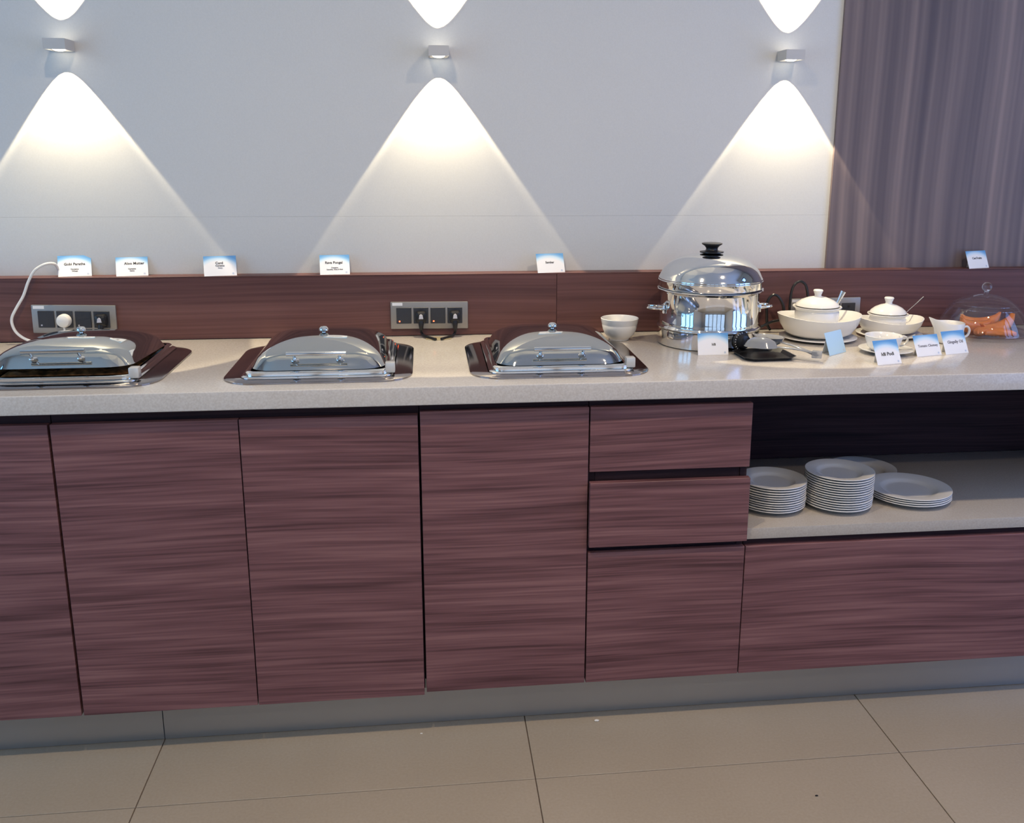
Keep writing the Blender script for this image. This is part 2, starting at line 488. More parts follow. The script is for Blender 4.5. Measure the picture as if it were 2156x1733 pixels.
sh = empty('shelf_cabinet', ((X4 + XB) / 2, .02, 0), label='open-shelf base cabinet holding the plate stacks above a wide drawer', cat='cabinet', group='base cabinets under the worktop')
b = bmesh.new()
box(X4 + .001, X4 + .018, .0195, .56, .1245, .484, bm=b)
box(XB - .018, XB, .002, .56, .1245, ZU - .001, bm=b)
box(X4 + .018, XB - .018, .0195, .56, .1245, .142, bm=b)
box(X4 + .018, XB - .018, .0195, .05, .43, .484, bm=b)
put(sh, obj('carcass', b, M['carcass']))
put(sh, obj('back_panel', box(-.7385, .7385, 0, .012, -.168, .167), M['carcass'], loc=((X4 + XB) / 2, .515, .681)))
put(sh, front('drawer', X4, XB - .02, .1243, .4673, None))
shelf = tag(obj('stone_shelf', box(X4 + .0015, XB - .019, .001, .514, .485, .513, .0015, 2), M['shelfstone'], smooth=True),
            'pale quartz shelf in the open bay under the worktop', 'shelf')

worktop = tag(obj('worktop', box(XA, XB + .01, -.0242, YB + .001, ZU, ZT, .004, 3), M['stone'], smooth=True),
              'long cream quartz worktop carrying the buffet', 'worktop')

bs = empty('backsplash', ((XA + XB) / 2, YB, ZT), label='low dark wood backsplash with ledge along the wall', cat='backsplash', kind='structure')
for a, b_ in ((XA, 1.1802), (1.1812, XB)):
    hx = (b_ - a) / 2; hz = (ZL - .003 - ZT) / 2 - .0003
    put(bs, obj('panel', box(-hx, hx, 0, .018, -hz, hz, .0006, 1), M['splash'], loc=((a + b_) / 2, YB, ZT + .0006 + hz)))
put(bs, obj('ledge_board', box(-(XB - XA) / 2, (XB - XA) / 2, 0, YW - YB - .0005, -.003, 0, .0005, 1), M['splash'], loc=((XA + XB) / 2, YB - .0008, ZL)))

# ------------------------------------------------------------------ wall lamps
def wall_lamp(x, z, label):
    e = empty('wall_lamp', (x, YW, z), label=label, cat='lamp', group='up-and-down wall lamps')
    dpt, hw, hh = .074, .0265, .0130
    obj('backplate', box(-.024, .024, -.004, 0, -.011, .011, .001, 1), M['lampmetal'], e)
    # hollow rectangular sleeve, open at the top and the bottom
    b = bmesh.new(); t = .0035
    box(-hw, hw, -dpt, -dpt + t, -hh, hh, bm=b); box(-hw, hw, -.0075, -.004, -hh, hh, bm=b)
    box(-hw, -hw + t, -dpt + t, -.0075, -hh, hh, bm=b); box(hw - t, hw, -dpt + t, -.0075, -hh, hh, bm=b)
    box(-hw + t, hw - t, -dpt + t, -.0075, -.003, .003, bm=b)
    obj('housing', b, M['lampmetal'], e)
    for s in (1, -1):
        prof = [(0, s * .0155), (.008, s * .0150), (.014, s * .0128), (.018, s * .0095), (.019, s * .0045), (0, s * .0045)]
        obj('lens', lathe(prof, 24), M['lens'], e, loc=(0, -.0385, 0), smooth=True)
        l = bpy.data.lights.new('lamp_beam', 'SPOT'); l.energy = LAMP_W; l.color = (1, .84, .56)
        l.spot_size = R(71.5); l.spot_blend = .06; l.shadow_soft_size = .004
        l.use_nodes = True; t_ = l.node_tree; em = t_.nodes['Emission']      # lens throws a brighter ring at the rim of its cone
        tc = t_.nodes.new('ShaderNodeTexCoord'); sp_ = t_.nodes.new('ShaderNodeSeparateXYZ'); t_.links.new(tc.outputs['Normal'], sp_.inputs[0])
        ab = t_.nodes.new('ShaderNodeMath'); ab.operation = 'ABSOLUTE'; t_.links.new(sp_.outputs['Z'], ab.inputs[0])
        mr = t_.nodes.new('ShaderNodeMapRange'); mr.interpolation_type = 'SMOOTHSTEP'
        mr.inputs['From Min'].default_value = .860; mr.inputs['From Max'].default_value = .812
        mr.inputs['To Min'].default_value = 1.0; mr.inputs['To Max'].default_value = 1.9
        t_.links.new(ab.outputs[0], mr.inputs[0]); t_.links.new(mr.outputs[0], em.inputs['Strength'])
        o = bpy.data.objects.new('lamp_beam', l); COL.objects.link(o); o.parent = e
        o.location = (0, -.0365, s * .017); o.rotation_euler = (0 if s < 0 else math.pi, 0, 0)
LAMP_W = 23.0
wall_lamp(-.0911, 1.6511, 'small box wall lamp nearest the white cable, beam half out of frame')
wall_lamp(.8616, 1.6502, 'small box wall lamp above the gap between two warmers')
wall_lamp(1.8279, 1.6560, 'small box wall lamp next to the wood panelling')

# ------------------------------------------------------------------ chafing dishes
def pillow(hx, hy, h, p=2.6, q=.62, n=28, rc=.05):
    """a domed lid: superelliptic pillow over a rounded rectangle"""
    b = bmesh.new()
    levels = 16; loops = []
    for k in range(levels):
        t = (k / levels)                 # 0 at the rim, towards the centre
        s = 1 - t
        # steep at the rim, flat on top
        z = h * (1 - (s ** p)) ** q
        rr = min(rc * (0.35 + .65 * s) + .02 * t, hx * s * .98, hy * s * .98)
        loops.append([(x, y, z) for x, y in rrect(hx * s, hy * s, max(rr, 1e-4), 6)])
    rings = [[b.verts.new(p_) for p_ in L] for L in loops]
    nn = len(rings[0])
    for A, B in zip(rings, rings[1:]):
        for k in range(nn): b.faces.new((A[k], A[(k + 1) % nn], B[(k + 1) % nn], B[k]))
    c = b.verts.new((0, 0, h))
    for k in range(nn): b.faces.new((rings[-1][k], rings[-1][(k + 1) % nn], c))
    # turned-down lip
    lip = [b.verts.new((x, y, -.004)) for x, y in rrect(hx + .003, hy + .003, rc + .003, 6)]
    for k in range(nn): b.faces.new((lip[k], lip[(k + 1) % nn], rings[0][(k + 1) % nn], rings[0][k]))
    return b

def lid_z(y, hy, h, p, q): s = abs(y) / hy; return h * (1 - s ** p) ** q

def make_chafer():
    e = empty('chafing_dish', cat='chafing dish', group='drop-in chafing dishes along the worktop')
    H = .213
    def ring(hx, hy, r, z): return [(x, y, z) for x, y in rrect(hx, hy, r, 8)]
    # flush steel surround, sloping up towards the well
    b = loft([ring(H, H, .075, .0005), ring(H, H, .075, .003), ring(H - .004, H - .004, .072, .005),
              ring(.172, .195, .030, .008), ring(.168, .191, .028, .003), ring(.168, .191, .028, .0008)], cap0=False, cap1=False)
    obj('surround', b, M['plate_steel'], e, smooth=True, ang=50)
    # raised double rim
    b = loft([ring(.170, .193, .026, .0008), ring(.170, .193, .026, .0105), ring(.166, .189, .024, .0125), ring(.161, .184, .022, .0125),
              ring(.161, .184, .022, .019), ring(.158, .181, .02, .0215), ring(.150, .173, .016, .0215), ring(.148, .171, .014, .003)], cap0=False, cap1=False)
    obj('rim', b, M['chrome'], e, smooth=True, ang=40)
    obj('water_pan', loft([ring(.1478, .1708, .014, .004), ring(.1478, .1708, .014, .002), ], cap0=True, cap1=True), M['pan'], e)
    # lid
    hx, hy, h, p, q = .150, .172, .050, 2.9, .60
    lid = obj('lid', pillow(hx, hy, h, p, q), M['chafer'], e, loc=(0, 0, .0265), smooth=True, ang=60)
    obj('knob', lathe([(0, .0150), (.007, .0140), (.0112, .0100), (.0120, .0062), (.0092, .0028), (.0045, .0012), (.0045, -.003), (0, -.003)], 20), M['chrome'], lid, loc=(0, 0, h), smooth=True)
    # bow handle on two stand-offs at the front of the lid
    yh = -.162; zh = lid_z(yh, hy, h, p, q)
    zb = zh + .019; yb = yh - .021
    b = bmesh.new()
    tube([(-.066, yb, zb), (.066, yb, zb)], .0054, 12, b, smooth=False)
    hd = obj('handle', b, M['chrome'], lid, smooth=True)
    for sx in (-1, 1):
        b = bmesh.new()
        tube([(sx * .050, yh + .004, zh - .002), (sx * .050, yb, zb)], .0034, 10, b, smooth=False)
        lathe([(0, -.003), (.0085, -.002), (.0095, .001), (.0065, .0045), (0, .005)], 14, b, cx=sx * .050, cy=yh, cz=zh)
        obj('handle_stay', b, M['chrome'], hd, smooth=True)
    # spoon-rest clip at the front corner, hinge barrel and bracket at the back
    b = box(-.011, .011, -.012, .012, 0, .024, .003, 2)
    obj('clip', b, M['clip'], e, loc=(.163, -.168, .013), smooth=True)
    b = bmesh.new(); tube([(-.10, .188, .024), (.10, .188, .024)], .006, 10, b, smooth=False)
    obj('hinge', b, M['chrome'], e, smooth=True)
    return e
ch = make_chafer()
spots = [(.005, .2415, 'steel roll-lid warmer with its lid ajar over the food'),
         (.566, .2415, 'closed steel warmer between the other two, below the middle wall lamp'),
         (1.125, .2415, 'closed steel warmer nearest the small white bowl')]
chafers = []
for i, (x, y, lab) in enumerate(spots):
    c = ch if i == 0 else copy_tree(ch)
    c.location = (x, y, ZT); c['label'] = lab; chafers.append(c)
# first lid stands open a crack at the front, turning about its rear hinge
lid1 = [o for o in chafers[0].children if o.name.startswith('lid')][0]
a = R(-2.6); piv = Vector((0, .175, .0))
Rm = Matrix.Rotation(a, 4, 'X')
off = Vector((0, .175, .0265)) + Rm @ Vector((0, -.175, 0))
lid1.location = off; lid1.rotation_euler = (a, 0, 0)
b = bmesh.new()      # food heaped in the first pan
n = 26
grid = [[None] * (n + 1) for _ in range(n + 1)]
rnd = random.Random(3)
for i in range(n + 1):
    for j in range(n + 1):
        u, v = i / n * 2 - 1, j / n * 2 - 1
        edge = max(0, 1 - max(abs(u), abs(v)) ** 6)
        grid[i][j] = b.verts.new((u * .14, v * .162, .006 + edge * (.016 + .012 * rnd.random())))
for i in range(n):
    for j in range(n): b.faces.new((grid[i][j], grid[i + 1][j], grid[i + 1][j + 1], grid[i][j + 1]))
fd = tag(obj('curry', b, M['food'], loc=(.005, .2415, ZT), smooth=True, ang=80), 'brown spiced curry in the warmer whose lid is ajar', 'food', kind='stuff')
sp = empty('serving_spoon', (-.055, .11, ZT + .026), label='steel serving spoon lying in the curry of the open warmer', cat='spoon')
obj('spoon_handle', tube([(0, 0, 0), (.03, -.02, .003), (.055, -.035, .005)], .003, 8, flat=(.005, .0014)), M['chrome'], sp, smooth=True)
obj('spoon_bowl', lathe([(0, -.006), (.012, -.005), (.02, .001), (.0205, .002), (.012, -.004), (0, -.005)], 18, sx=1.4, sy=.9), M['chrome'], sp, loc=(-.026, .012, .002), smooth=True)

# ------------------------------------------------------------------ electric steamer
SX, SY = 1.574, .402
st = empty('steamer', (SX, SY, ZT), label='tall stainless steel steamer with domed lid and black knob', cat='steamer')
obj('base_ring', lathe([(0, .0008), (.134, .0008), (.137, .003), (.137, .044), (.133, .0465), (0, .0465)], 72), M['chrome'], st, smooth=True)
obj('pot', lathe([(0, .047), (.139, .047), (.1395, .049), (.139, .051), (.135, .053), (.1335, .058), (.1345, .062), (.1325, .066), (.1315, .140), (.134, .1445), (.141, .147), (.1425, .1495), (.141, .1515), (.13, .1515), (0, .1515)], 72), M['chrome'], st, smooth=True, ang=50)
lid = obj('lid', lathe([(.128, .1520), (.137, .1525), (.1385, .156), (.1385, .170), (.1400, .1715), (.1400, .1735), (.1385, .175), (.1390, .177), (.1380, .179), (.1365, .181),
                        (.134, .186), (.127, .199), (.115, .2125), (.098, .2245), (.075, .2335), (.048, .2395), (.022, .242), (0, .2425)], 72), M['chrome'], st, smooth=True, ang=50)
obj('knob', lathe([(0, .2425), (.022, .2425), (.0315, .2445), (.0320, .2475), (.0180, .2495), (.0155, .253), (.0160, .257), (.0200, .262), (.0270, .2665), (.0275, .2690), (.0240, .2700), (0, .2695)], 32), M['black'], lid, smooth=True, ang=50)
for s in (-1, 1):
    b = tube([(s * .129, -.024, .097), (s * .150, -.024, .099), (s * .168, -.015, .100), (s * .170, .0, .100), (s * .168, .015, .100), (s * .150, .024, .099), (s * .129, .024, .097)], .004, 10, flat=(.0045, .0035))
    obj('side_handle', b, M['chrome'], st, smooth=True)
    b = box(-.003, .003, -.03, .03, -.011, .011, .002, 2)
    obj('handle_plate', b, M['chrome'], st, loc=(s * .1325, 0, .097), smooth=True)
# control dial on the base
da = math.atan2(-.1345, .052)
db = bmesh.new()
lathe([(0, 0), (.026, 0), (.0265, .003), (.024, .006), (.019, .008), (.017, .020), (.014, .022), (0, .022)], 40, db)
dial = obj('dial', db, M['black'], st, smooth=True, ang=40)
dial.rotation_euler = Vector((math.cos(da), math.sin(da), 0)).to_track_quat('Z', 'Y').to_euler()
dial.location = (math.cos(da) * .1365, math.sin(da) * .1365, .0285)
for k in range(12):
    aa = R(95 + k * 17)
    obj('tick', box(-.0007, .0007, -.0016, .0016, 0, .0006), M['paper'], dial, loc=(math.cos(aa) * .0225, math.sin(aa) * .0225, .0068), rot=(0, 0, aa + math.pi / 2))

# ------------------------------------------------------------------ tableware
bw = tag(obj('bowl', lathe([(0, .006), (.020, .0065), (.036, .022), (.0455, .040), (.0495, .0595), (.0510, .0610), (.0522, .0600), (.0490, .045), (.0480, .043), (.0485, .0415),
                            (.0460, .030), (.0400, .016), (.0300, .0065), (.0270, .004), (.0270, .0005), (.0235, .0005), (.0225, .003), (0, .003)], 56), M['china'], loc=(1.341, .462, ZT), smooth=True, ang=60),
         'small empty white china bowl beside the steel steamer', 'bowl')

def saucer_prof(r, h=.014):
    return [(0, .003), (r * .45, .003), (r * .52, .0045), (r * .8, h * .62), (r, h), (r * 1.004, h * 1.02), (r, h * 1.13), (r * .8, h * .75), (r * .55, .0065), (r * .48, .0055), (0, .005)]
def saucer_prof2(r, h):
    return [(0, .002), (r * .42, .002), (r * .43, .0005), (r * .47, .0005), (r * .50, .003), (r * .8, h * .6), (r, h), (r * 1.006, h * 1.06), (r, h * 1.14), (r * .8, h * .6 + .0028), (r * .52, .0060), (r * .46, .0050), (0, .0050)]

def tureen(x, y, rb, hb, rp, hp, rs, lab_s, lab_b, lab_p, sy=.88):
    tag(obj('saucer', lathe(saucer_prof2(rs, .0075), 56), M['china'], loc=(x, y, ZT), smooth=True, ang=60), lab_s, 'saucer')
    z0 = ZT + .0055
    prof = [(0, .004), (rb * .45, .005), (rb * .70, .02), (rb * .88, hb * .62), (rb * .975, hb - .001), (rb * .985, hb), (rb, hb - .0005), (rb * .93, hb * .60), (rb * .80, hb * .24), (rb * .66, .006), (rb * .52, .0035), (rb * .5, .0003), (rb * .44, .0003), (rb * .43, .002), (0, .002)]
    def dip(p, a, r, z):
        k = (z / hb) ** 2
        p.z += -.006 * k * math.cos(2 * a) * -1 * .8 if False else .0045 * k * math.cos(2 * a)
        return p
    tag(obj('serving_bowl', lathe(prof, 64, sy=sy, fn=dip), M['china'], loc=(x, y, z0), smooth=True, ang=60), lab_b, 'bowl')
    e = empty('lidded_pot', (x - .008, y, z0 + .0055), label=lab_p, cat='pot')
    h1 = hp
    obj('pot_body', lathe([(0, .0005), (rp * .62, .0005), (rp * .80, .010), (rp * .90, .026), (rp * .90, h1 - .014), (rp * .86, h1 - .010), (rp * .90, h1 - .005), (rp, h1 - .001), (rp * .99, h1 + .001), (rp * .90, h1), (rp * .82, h1 - .008), (rp * .80, .016), (0, .006)], 48), M['china'], e, smooth=True, ang=60)
    ld = obj('pot_lid', lathe([(0, h1 + .0005), (rp * .86, h1 + .0012), (rp * .90, h1 + .003), (rp * .84, h1 + .009), (rp * .66, h1 + .0175), (rp * .40, h1 + .0245), (rp * .17, h1 + .028), (0, h1 + .029)], 48), M['china'], e, smooth=True, ang=60)
    k0 = h1 + .0275
    obj('lid_knob', lathe([(0, k0), (.0095, k0), (.0090, k0 + .005), (.0120, k0 + .0125), (.0135, k0 + .0165), (.0110, k0 + .0195), (0, k0 + .0200)], 28), M['china'], ld, smooth=True, ang=60)
    return e
tureen(1.897, .425, .1155, .062, .0665, .080, .105,
       'white saucer under the larger serving bowl', 'larger white serving bowl holding the bigger lidded pot', 'bigger white lidded pot set inside the larger serving bowl')
tureen(2.119, .452, .0930, .044, .0560, .052, .090,
       'white saucer under the smaller serving bowl', 'smaller white serving bowl holding the smaller lidded pot', 'smaller white lidded pot set inside the smaller serving bowl')
def spoon(a, b_, w, label, name='spoon'):
    e = empty(name, a, label=label, cat='spoon')
    a, b_ = Vector(a), Vector(b_); d_ = b_ - a
    obj('spoon_handle', tube([(0, 0, 0), d_ * .35 + Vector((0, 0, .001)), d_ * .7, d_], .003, 10, flat=(w, .0013), rad=lambda t: .7 + .6 * t * t), M['chrome'], e, smooth=True)
    dn = d_.normalized()
    obj('spoon_bowl', lathe([(0, -.005), (.010, -.004), (.016, .001), (.0165, .0015), (.010, -.003), (0, -.004)], 18, sx=1.35), M['chrome'], e, loc=-dn * .018, rot=(0, -math.asin(dn.z), math.atan2(dn.y, dn.x)), smooth=True)
    return e
spoon((1.957, .480, .945), (1.9865, .480, 1.0150), .0062, 'steel spoon handle leaning out of the bigger lidded pot')
spoon((2.168, .485, .936), (2.230, .485, .9960), .0022, 'thin steel spoon sticking out of the smaller lidded pot')

# cup, saucer and teaspoon
tag(obj('saucer', lathe(saucer_prof2(.069, .011), 48), M['china'], loc=(1.999, .225, ZT), smooth=True, ang=60), 'small white saucer under the cup behind a tent card', 'saucer')
cup = empty('cup', (1.990, .225, ZT + .0055), label='white cup on a saucer behind a tent card', cat='cup')
obj('cup_body', lathe([(0, .004), (.026, .0045), (.036, .013), (.0415, .026), (.0455, .0410), (.0468, .0418), (.0478, .0410), (.0440, .026), (.0385, .011), (.0300, .003), (.0270, .0003), (.0230, .0003), (.0225, .002), (0, .002)], 48), M['china'], cup, smooth=True, ang=60)
obj('cup_handle', tube([(.043, 0, .036), (.056, 0, .037), (.065, 0, .030), (.062, 0, .019), (.050, 0, .012), (.039, 0, .014)], .003, 10, flat=(.0042, .0026)), M['china'], cup, smooth=True)
spoon((2.010, .215, .915), (2.0640, .205, .9430), .0034, 'teaspoon with dark handle resting in the white cup')

# cream jug
jug = empty('cream_jug', (2.231, .330, ZT), label='white cream jug with pointed spout next to the glass dome', cat='jug')
def spout(p, a, r, z):
    k = max(0, (z - .018) / .040)
    c = max(0, math.cos(a - math.pi)) ** 3
    p.x -= .026 * c * k ** 1.5; p.z += .016 * c * k ** 1.5
    return p
obj('jug_body', lathe([(0, .004), (.026, .005), (.036, .016), (.0340, .036), (.0355, .0565), (.0365, .0575), (.0375, .0565), (.0362, .036), (.0385, .016), (.0310, .004), (.0270, .0003), (0, .0003)], 48, fn=spout), M['china'], jug, smooth=True, ang=60)
obj('jug_handle', tube([(.036, 0, .043), (.050, 0, .045), (.057, 0, .034), (.052, 0, .020), (.036, 0, .014)], .003, 10, flat=(.0042, .003)), M['china'], jug, smooth=True)

# ------------------------------------------------------------------ glass cloche with papaya
GX, GY = 2.392, .437
gp = tag(obj('glass_plate', lathe([(0, .0015), (.07, .0015), (.073, .0005), (.10, .003), (.129, .010), (.1305, .0112), (.129, .0125), (.10, .0068), (.072, .0050), (0, .0050)], 64), M['glass'], loc=(GX, GY, ZT), smooth=True, ang=60),
         'flat clear glass plate carrying the orange fruit', 'plate')
cl = empty('glass_cloche', (GX, GY, ZT + .0115), label='clear glass dome cover with ball knob over the orange fruit', cat='cloche')
dome = [(.1235, .0005), (.1245, .004), (.1225, .010), (.118, .024), (.109, .045), (.096, .065), (.086, .076), (.080, .0815), (.064, .092), (.045, .100), (.025, .1055), (.008, .1075), (0, .1078)]
obj('dome', lathe(dome, 72), M['glass'], cl, smooth=True, ang=80)
for zr, rr_ in ((.0680, .0945), (.0785, .0835)):
    obj('moulded_ring', lathe([(rr_ - .0005, zr - .001), (rr_ + .0012, zr - .0006), (rr_ + .0012, zr + .0008), (rr_ - .0008, zr + .001), (rr_ - .0005, zr - .001)], 72), M['glass'], cl, smooth=True)
obj('rim_bead', lathe([(.1215, .0008), (.1255, .0008), (.1265, .0025), (.1255, .0045), (.1225, .0045), (.1215, .0008)], 72), M['glass'], cl, smooth=True)
obj('ball_knob', lathe([(0, .1079), (.006, .1082), (.0062, .112), (.0085, .1145), (.0125, .120), (.0138, .126), (.0125, .132), (.0085, .137), (.004, .139), (0, .1395)], 28), M['solidglass'], cl, smooth=True)
def papaya(loc, rot, L, label, thick=.019, hh=.040):
    """a crescent wedge of papaya: curved outside, hollowed inside"""
    b = bmesh.new(); N = 12; rings = []
    for i in range(N + 1):
        t = i / N * 2 - 1
        ang = t * R(62)
        rad = L / 1.77
        c = Vector((math.sin(ang) * rad, 0, rad * (1 - math.cos(ang))))
        out = Vector((math.sin(ang), 0, -math.cos(ang)))
        s = max(.12, (1 - abs(t) ** 2.2))
        th, wd = hh * .5 * s, thick * (.35 + .65 * s)
        ring = []
        for k in range(8):
            aa = 2 * math.pi * k / 8 + .39
            ring.append(b.verts.new(c + out * (math.cos(aa) * th) + Vector((0, 1, 0)) * (math.sin(aa) * wd)))
        rings.append(ring)
    for A, B in zip(rings, rings[1:]):
        for k in range(8): b.faces.new((A[k], A[(k + 1) % 8], B[(k + 1) % 8], B[k]))
    b.faces.new(rings[0][::-1]); b.faces.new(rings[-1])
    tag(obj('papaya_slice', b, M['fruit'], loc=loc, rot=rot, smooth=True, ang=50), label, 'papaya slice', 'papaya slices under the glass dome')
zf = ZT + .0056
papaya((GX - .022, GY - .045, zf + .013), (R(78), 0, R(12)), .092, 'orange papaya slice lying at the front of the glass plate', .014, .036)
papaya((GX + .030, GY - .030, zf + .016), (0, R(-14), R(8)), .105, 'orange papaya slice whose tip points up highest under the glass dome')
papaya((GX - .030, GY - .004, zf + .016), (R(10), R(6), R(4)), .095, 'orange papaya slice with tip up nearest the cream jug', .017, .042)
papaya((GX + .012, GY + .028, zf + .018), (R(-8), R(-4), R(-8)), .110, 'orange papaya slice behind the others on the glass plate', .017, .044)
papaya((GX + .012, GY - .060, zf + .012), (R(88), 0, R(-16)), .080, 'small orange papaya slice lying flat nearest the plate rim', .012, .030)

# ------------------------------------------------------------------ tray with tongs
tr = bmesh.new()
def orect(x0, x1, y0, y1, c, z):
    return [(x0 + c, y0, z), (x1 - c, y0, z), (x1, y0 + c, z), (x1, y1 - c, z), (x1 - c, y1, z), (x0 + c, y1, z), (x0, y1 - c, z), (x0, y0 + c, z)]
hw, hd = .070, .062
loft([orect(-hw + .01, hw - .01, -hd + .01, hd - .01, .018, .0005), orect(-hw, hw, -hd, hd, .020, .009), orect(-hw + .003, hw - .003, -hd + .003, hd - .003, .019, .009), orect(-hw + .012, hw - .012, -hd + .012, hd - .012, .018, .0025)], tr)
tag(obj('tray', tr, M['black'], loc=(1.664, .208, ZT), rot=(0, 0, R(2))), 'small black tray under the clear tongs beside the steamer', 'tray')
tg = empty('serving_tongs', (1.775, .138, ZT + .020), label='clear grey plastic serving tongs resting on the black tray', cat='tongs')
def tong_arm(head, heads, zlift, parent):
    hx, hy, hz = head
    L = Vector((hx, hy, hz)); e0 = Vector((0, 0, zlift))
    d_ = L - e0; ang = math.atan2(d_.y, d_.x)
    n_ = d_.normalized()
    nk = L - n_ * .032
    arm = obj('arm', tube([e0, e0 + (nk - e0) * .5 + Vector((0, 0, .003)), nk], .004, 10, flat=(.0085, .0026), rad=lambda t: 1.15 - .45 * t), M['smokebody'], parent, smooth=True)
    b = lathe([(0, -.021), (.013, -.019), (.024, -.010), (.0295, .003), (.0305, .004), (.0285, .004), (.0225, -.008), (.012, -.0165), (0, -.0185)], 28, sx=1.42)
    obj('scoop', b, M['smokebody'], parent, loc=L, rot=(math.pi if heads > 0 else 0, 0, ang), smooth=True, ang=70)
    return arm
tong_arm((-.122, .064, .012), 1, .001, tg)
tong_arm((-.084, .112, .020), -1, -.004, tg)
obj('pivot', box(-.012, .012, -.010, .010, -.010, .007, .002, 2), M['smokebody'], tg, rot=(0, 0, R(-28)), smooth=True)

# ------------------------------------------------------------------ tent cards
def tent_card(x, y, z, yaw, tilt, w, h, label, group, lines, name='tent_card', depth_back=None, face='card'):
    e = empty(name, (x, y, z), (0, 0, R(yaw)), label, 'card', group)
    t = .0006
    me = box(-w / 2, w / 2, 0, t, 0, h)
    f = obj('front_leaf', me, M[face], e, rot=(-R(tilt), 0, 0))
    f.location = (0, 0, .0003)
    ty, tz = math.sin(R(tilt)) * h, math.cos(R(tilt)) * h
    db = depth_back if depth_back is not None else .006
    ang = math.atan2(db, tz); hb = math.hypot(db, tz)
    bk = obj('back_leaf', box(-w * .28, w * .28, -t, 0, 0, hb - .0008), M['paper'], e)
    bk.rotation_euler = (ang, 0, 0); bk.location = (0, ty + db + t, .0003)
    for (s, size, px, pz, soft) in lines:
        lm = text_mesh(s, size, M['inksoft'] if soft else M['ink'], bold=size * .018)
        obj('lettering', lm, parent=f, loc=(px, -.0003, pz), rot=(R(90), 0, 0))
    b = bmesh.new(); bmesh.ops.create_circle(b, cap_ends=True, segments=14, radius=.0028)
    obj('emblem', b, M['emblem'], f, loc=(w / 2 - .009, -.0003, .006), rot=(R(90), 0, 0))
    return e
LG, CG = 'tent cards on the backsplash ledge', 'tent cards on the worktop'
yl = YB + .004
def ledge(x, yaw, label, lines, w=.084, h=.056, dy=0.0):
    tent_card(x, yl + dy, ZL, yaw, 24, w, h, label, LG, lines, depth_back=.004)
ledge(-.116, 12, 'ledge tent card nearest the white cable, reading Gobi Paratha', [('Gobi Paratha', .0098, 0, .034, 0), ('Contains:', .0052, 0, .020, 0), ('Wheat', .0052, 0, .0145, 0)], dy=.020, w=.082, h=.058)
ledge(.032, 11, 'ledge tent card reading Aloo Mutter above the black plug', [('Aloo Mutter', .0098, .006, .035, 0), ('Contains:', .0052, 0, .020, 0), ('Dairy', .0052, 0, .0145, 0)], w=.080, h=.053, dy=.016)
ledge(.265, 11, 'ledge tent card reading Curd with three lines of print', [('Curd', .0096, -.002, .036, 0), ('Contains:', .0062, 0, .0285, 0), ('Dairy', .0052, 0, .0225, 1)], w=.084)
ledge(.568, 5, 'ledge tent card reading Rava Pongal above the middle warmer', [('Rava Pongal', .0098, -.002, .034, 0), ('Contains:', .0050, 0, .0195, 0), ('Semolina, Ghee & Nuts', .0046, 0, .0145, 0)], w=.080, dy=.004)
ledge(1.166, 10, 'ledge tent card reading Sambar above the warmer by the small bowl', [('Sambar', .0086, -.002, .030, 0)], w=.080)
ledge(2.448, 16, 'ledge tent card reading Cut Fruits against the wood panelling', [('Cut Fruits', .0090, 0, .031, 0)], w=.078, h=.054, dy=.004)
tent_card(1.541, .238, ZT, 0, 14, .080, .056, 'tent card reading Idli leaning at the foot of the steel steamer', CG, [('Idli', .0090, .002, .027, 0)], depth_back=.006)
tent_card(1.945, .092, ZT, 15, 26, .074, .062, 'frontmost tent card reading Idli Podi before the cup', CG, [('Idli Podi', .0120, 0, .026, 0)])
tent_card(2.094, .176, ZT, 15, 26, .080, .056, 'tent card reading Tomato Chutney beside the cup handle', CG, [('Tomato Chutney', .0092, .002, .027, 1)])
tent_card(2.180, .194, ZT, 15, 26, .076, .062, 'tent card reading Gingelly Oil before the cream jug', CG, [('Gingelly Oil', .0110, .002, .032, 1)])
# card seen edge-on between the tray and the cup
tent_card(1.868, .222, ZT, 36, 20, .080, .060, 'pale blue tent card turned sideways before the larger serving bowl', CG, [], depth_back=.012, face='cardback')

# ------------------------------------------------------------------ power sockets, plugs and cords
def socket(x, z, lit, label, skew=0):
    e = empty('wall_socket', (x, YB, z), (0, R(skew), 0), label, 'socket', 'socket plates on the backsplash')
    obj('plate', box(-.107, .107, -.008, 0, -.038, .038, .0025, 2), M['satin'], e, smooth=True)
    for k in range(4):
        cx = -.0705 + k * .047
        m = obj('module', box(-.0205, .0205, -.0105, -.0075, -.0225, .0225, .001, 1), M['module'], e, loc=(cx, 0, 0))
        if k % 2 == 0:
            obj('indicator', box(-.0018, .0018, -.0112, -.0104, -.0018, .0018), M['red'] if lit else M['pin'], m, loc=(-.012, 0, -.016))
        else:
            for (px, pz, r) in ((0, .0125, .0038), (-.0095, -.006, .0028), (.0095, -.006, .0028)):
                b = lathe([(0, 0), (r, 0), (r, .0006), (0, .0006)], 14)
                obj('pin_hole', b, M['black'], m, loc=(px, -.0105, pz), rot=(R(90), 0, 0))
    obj('sticker', box(-.014, .014, -.0086, -.0078, -.004, .004), M['paper'], e, loc=(-.088, 0, .0315))
    return e
socket(-.119, .9535, False, 'four-module socket plate behind the open warmer', 1.2)
socket(.8225, .9500, True, 'four-module socket plate with red pilot lights and two black plugs', 0.4)
socket(1.9725, .9455, False, 'four-module socket plate half hidden behind the larger lidded pot', -0.6)

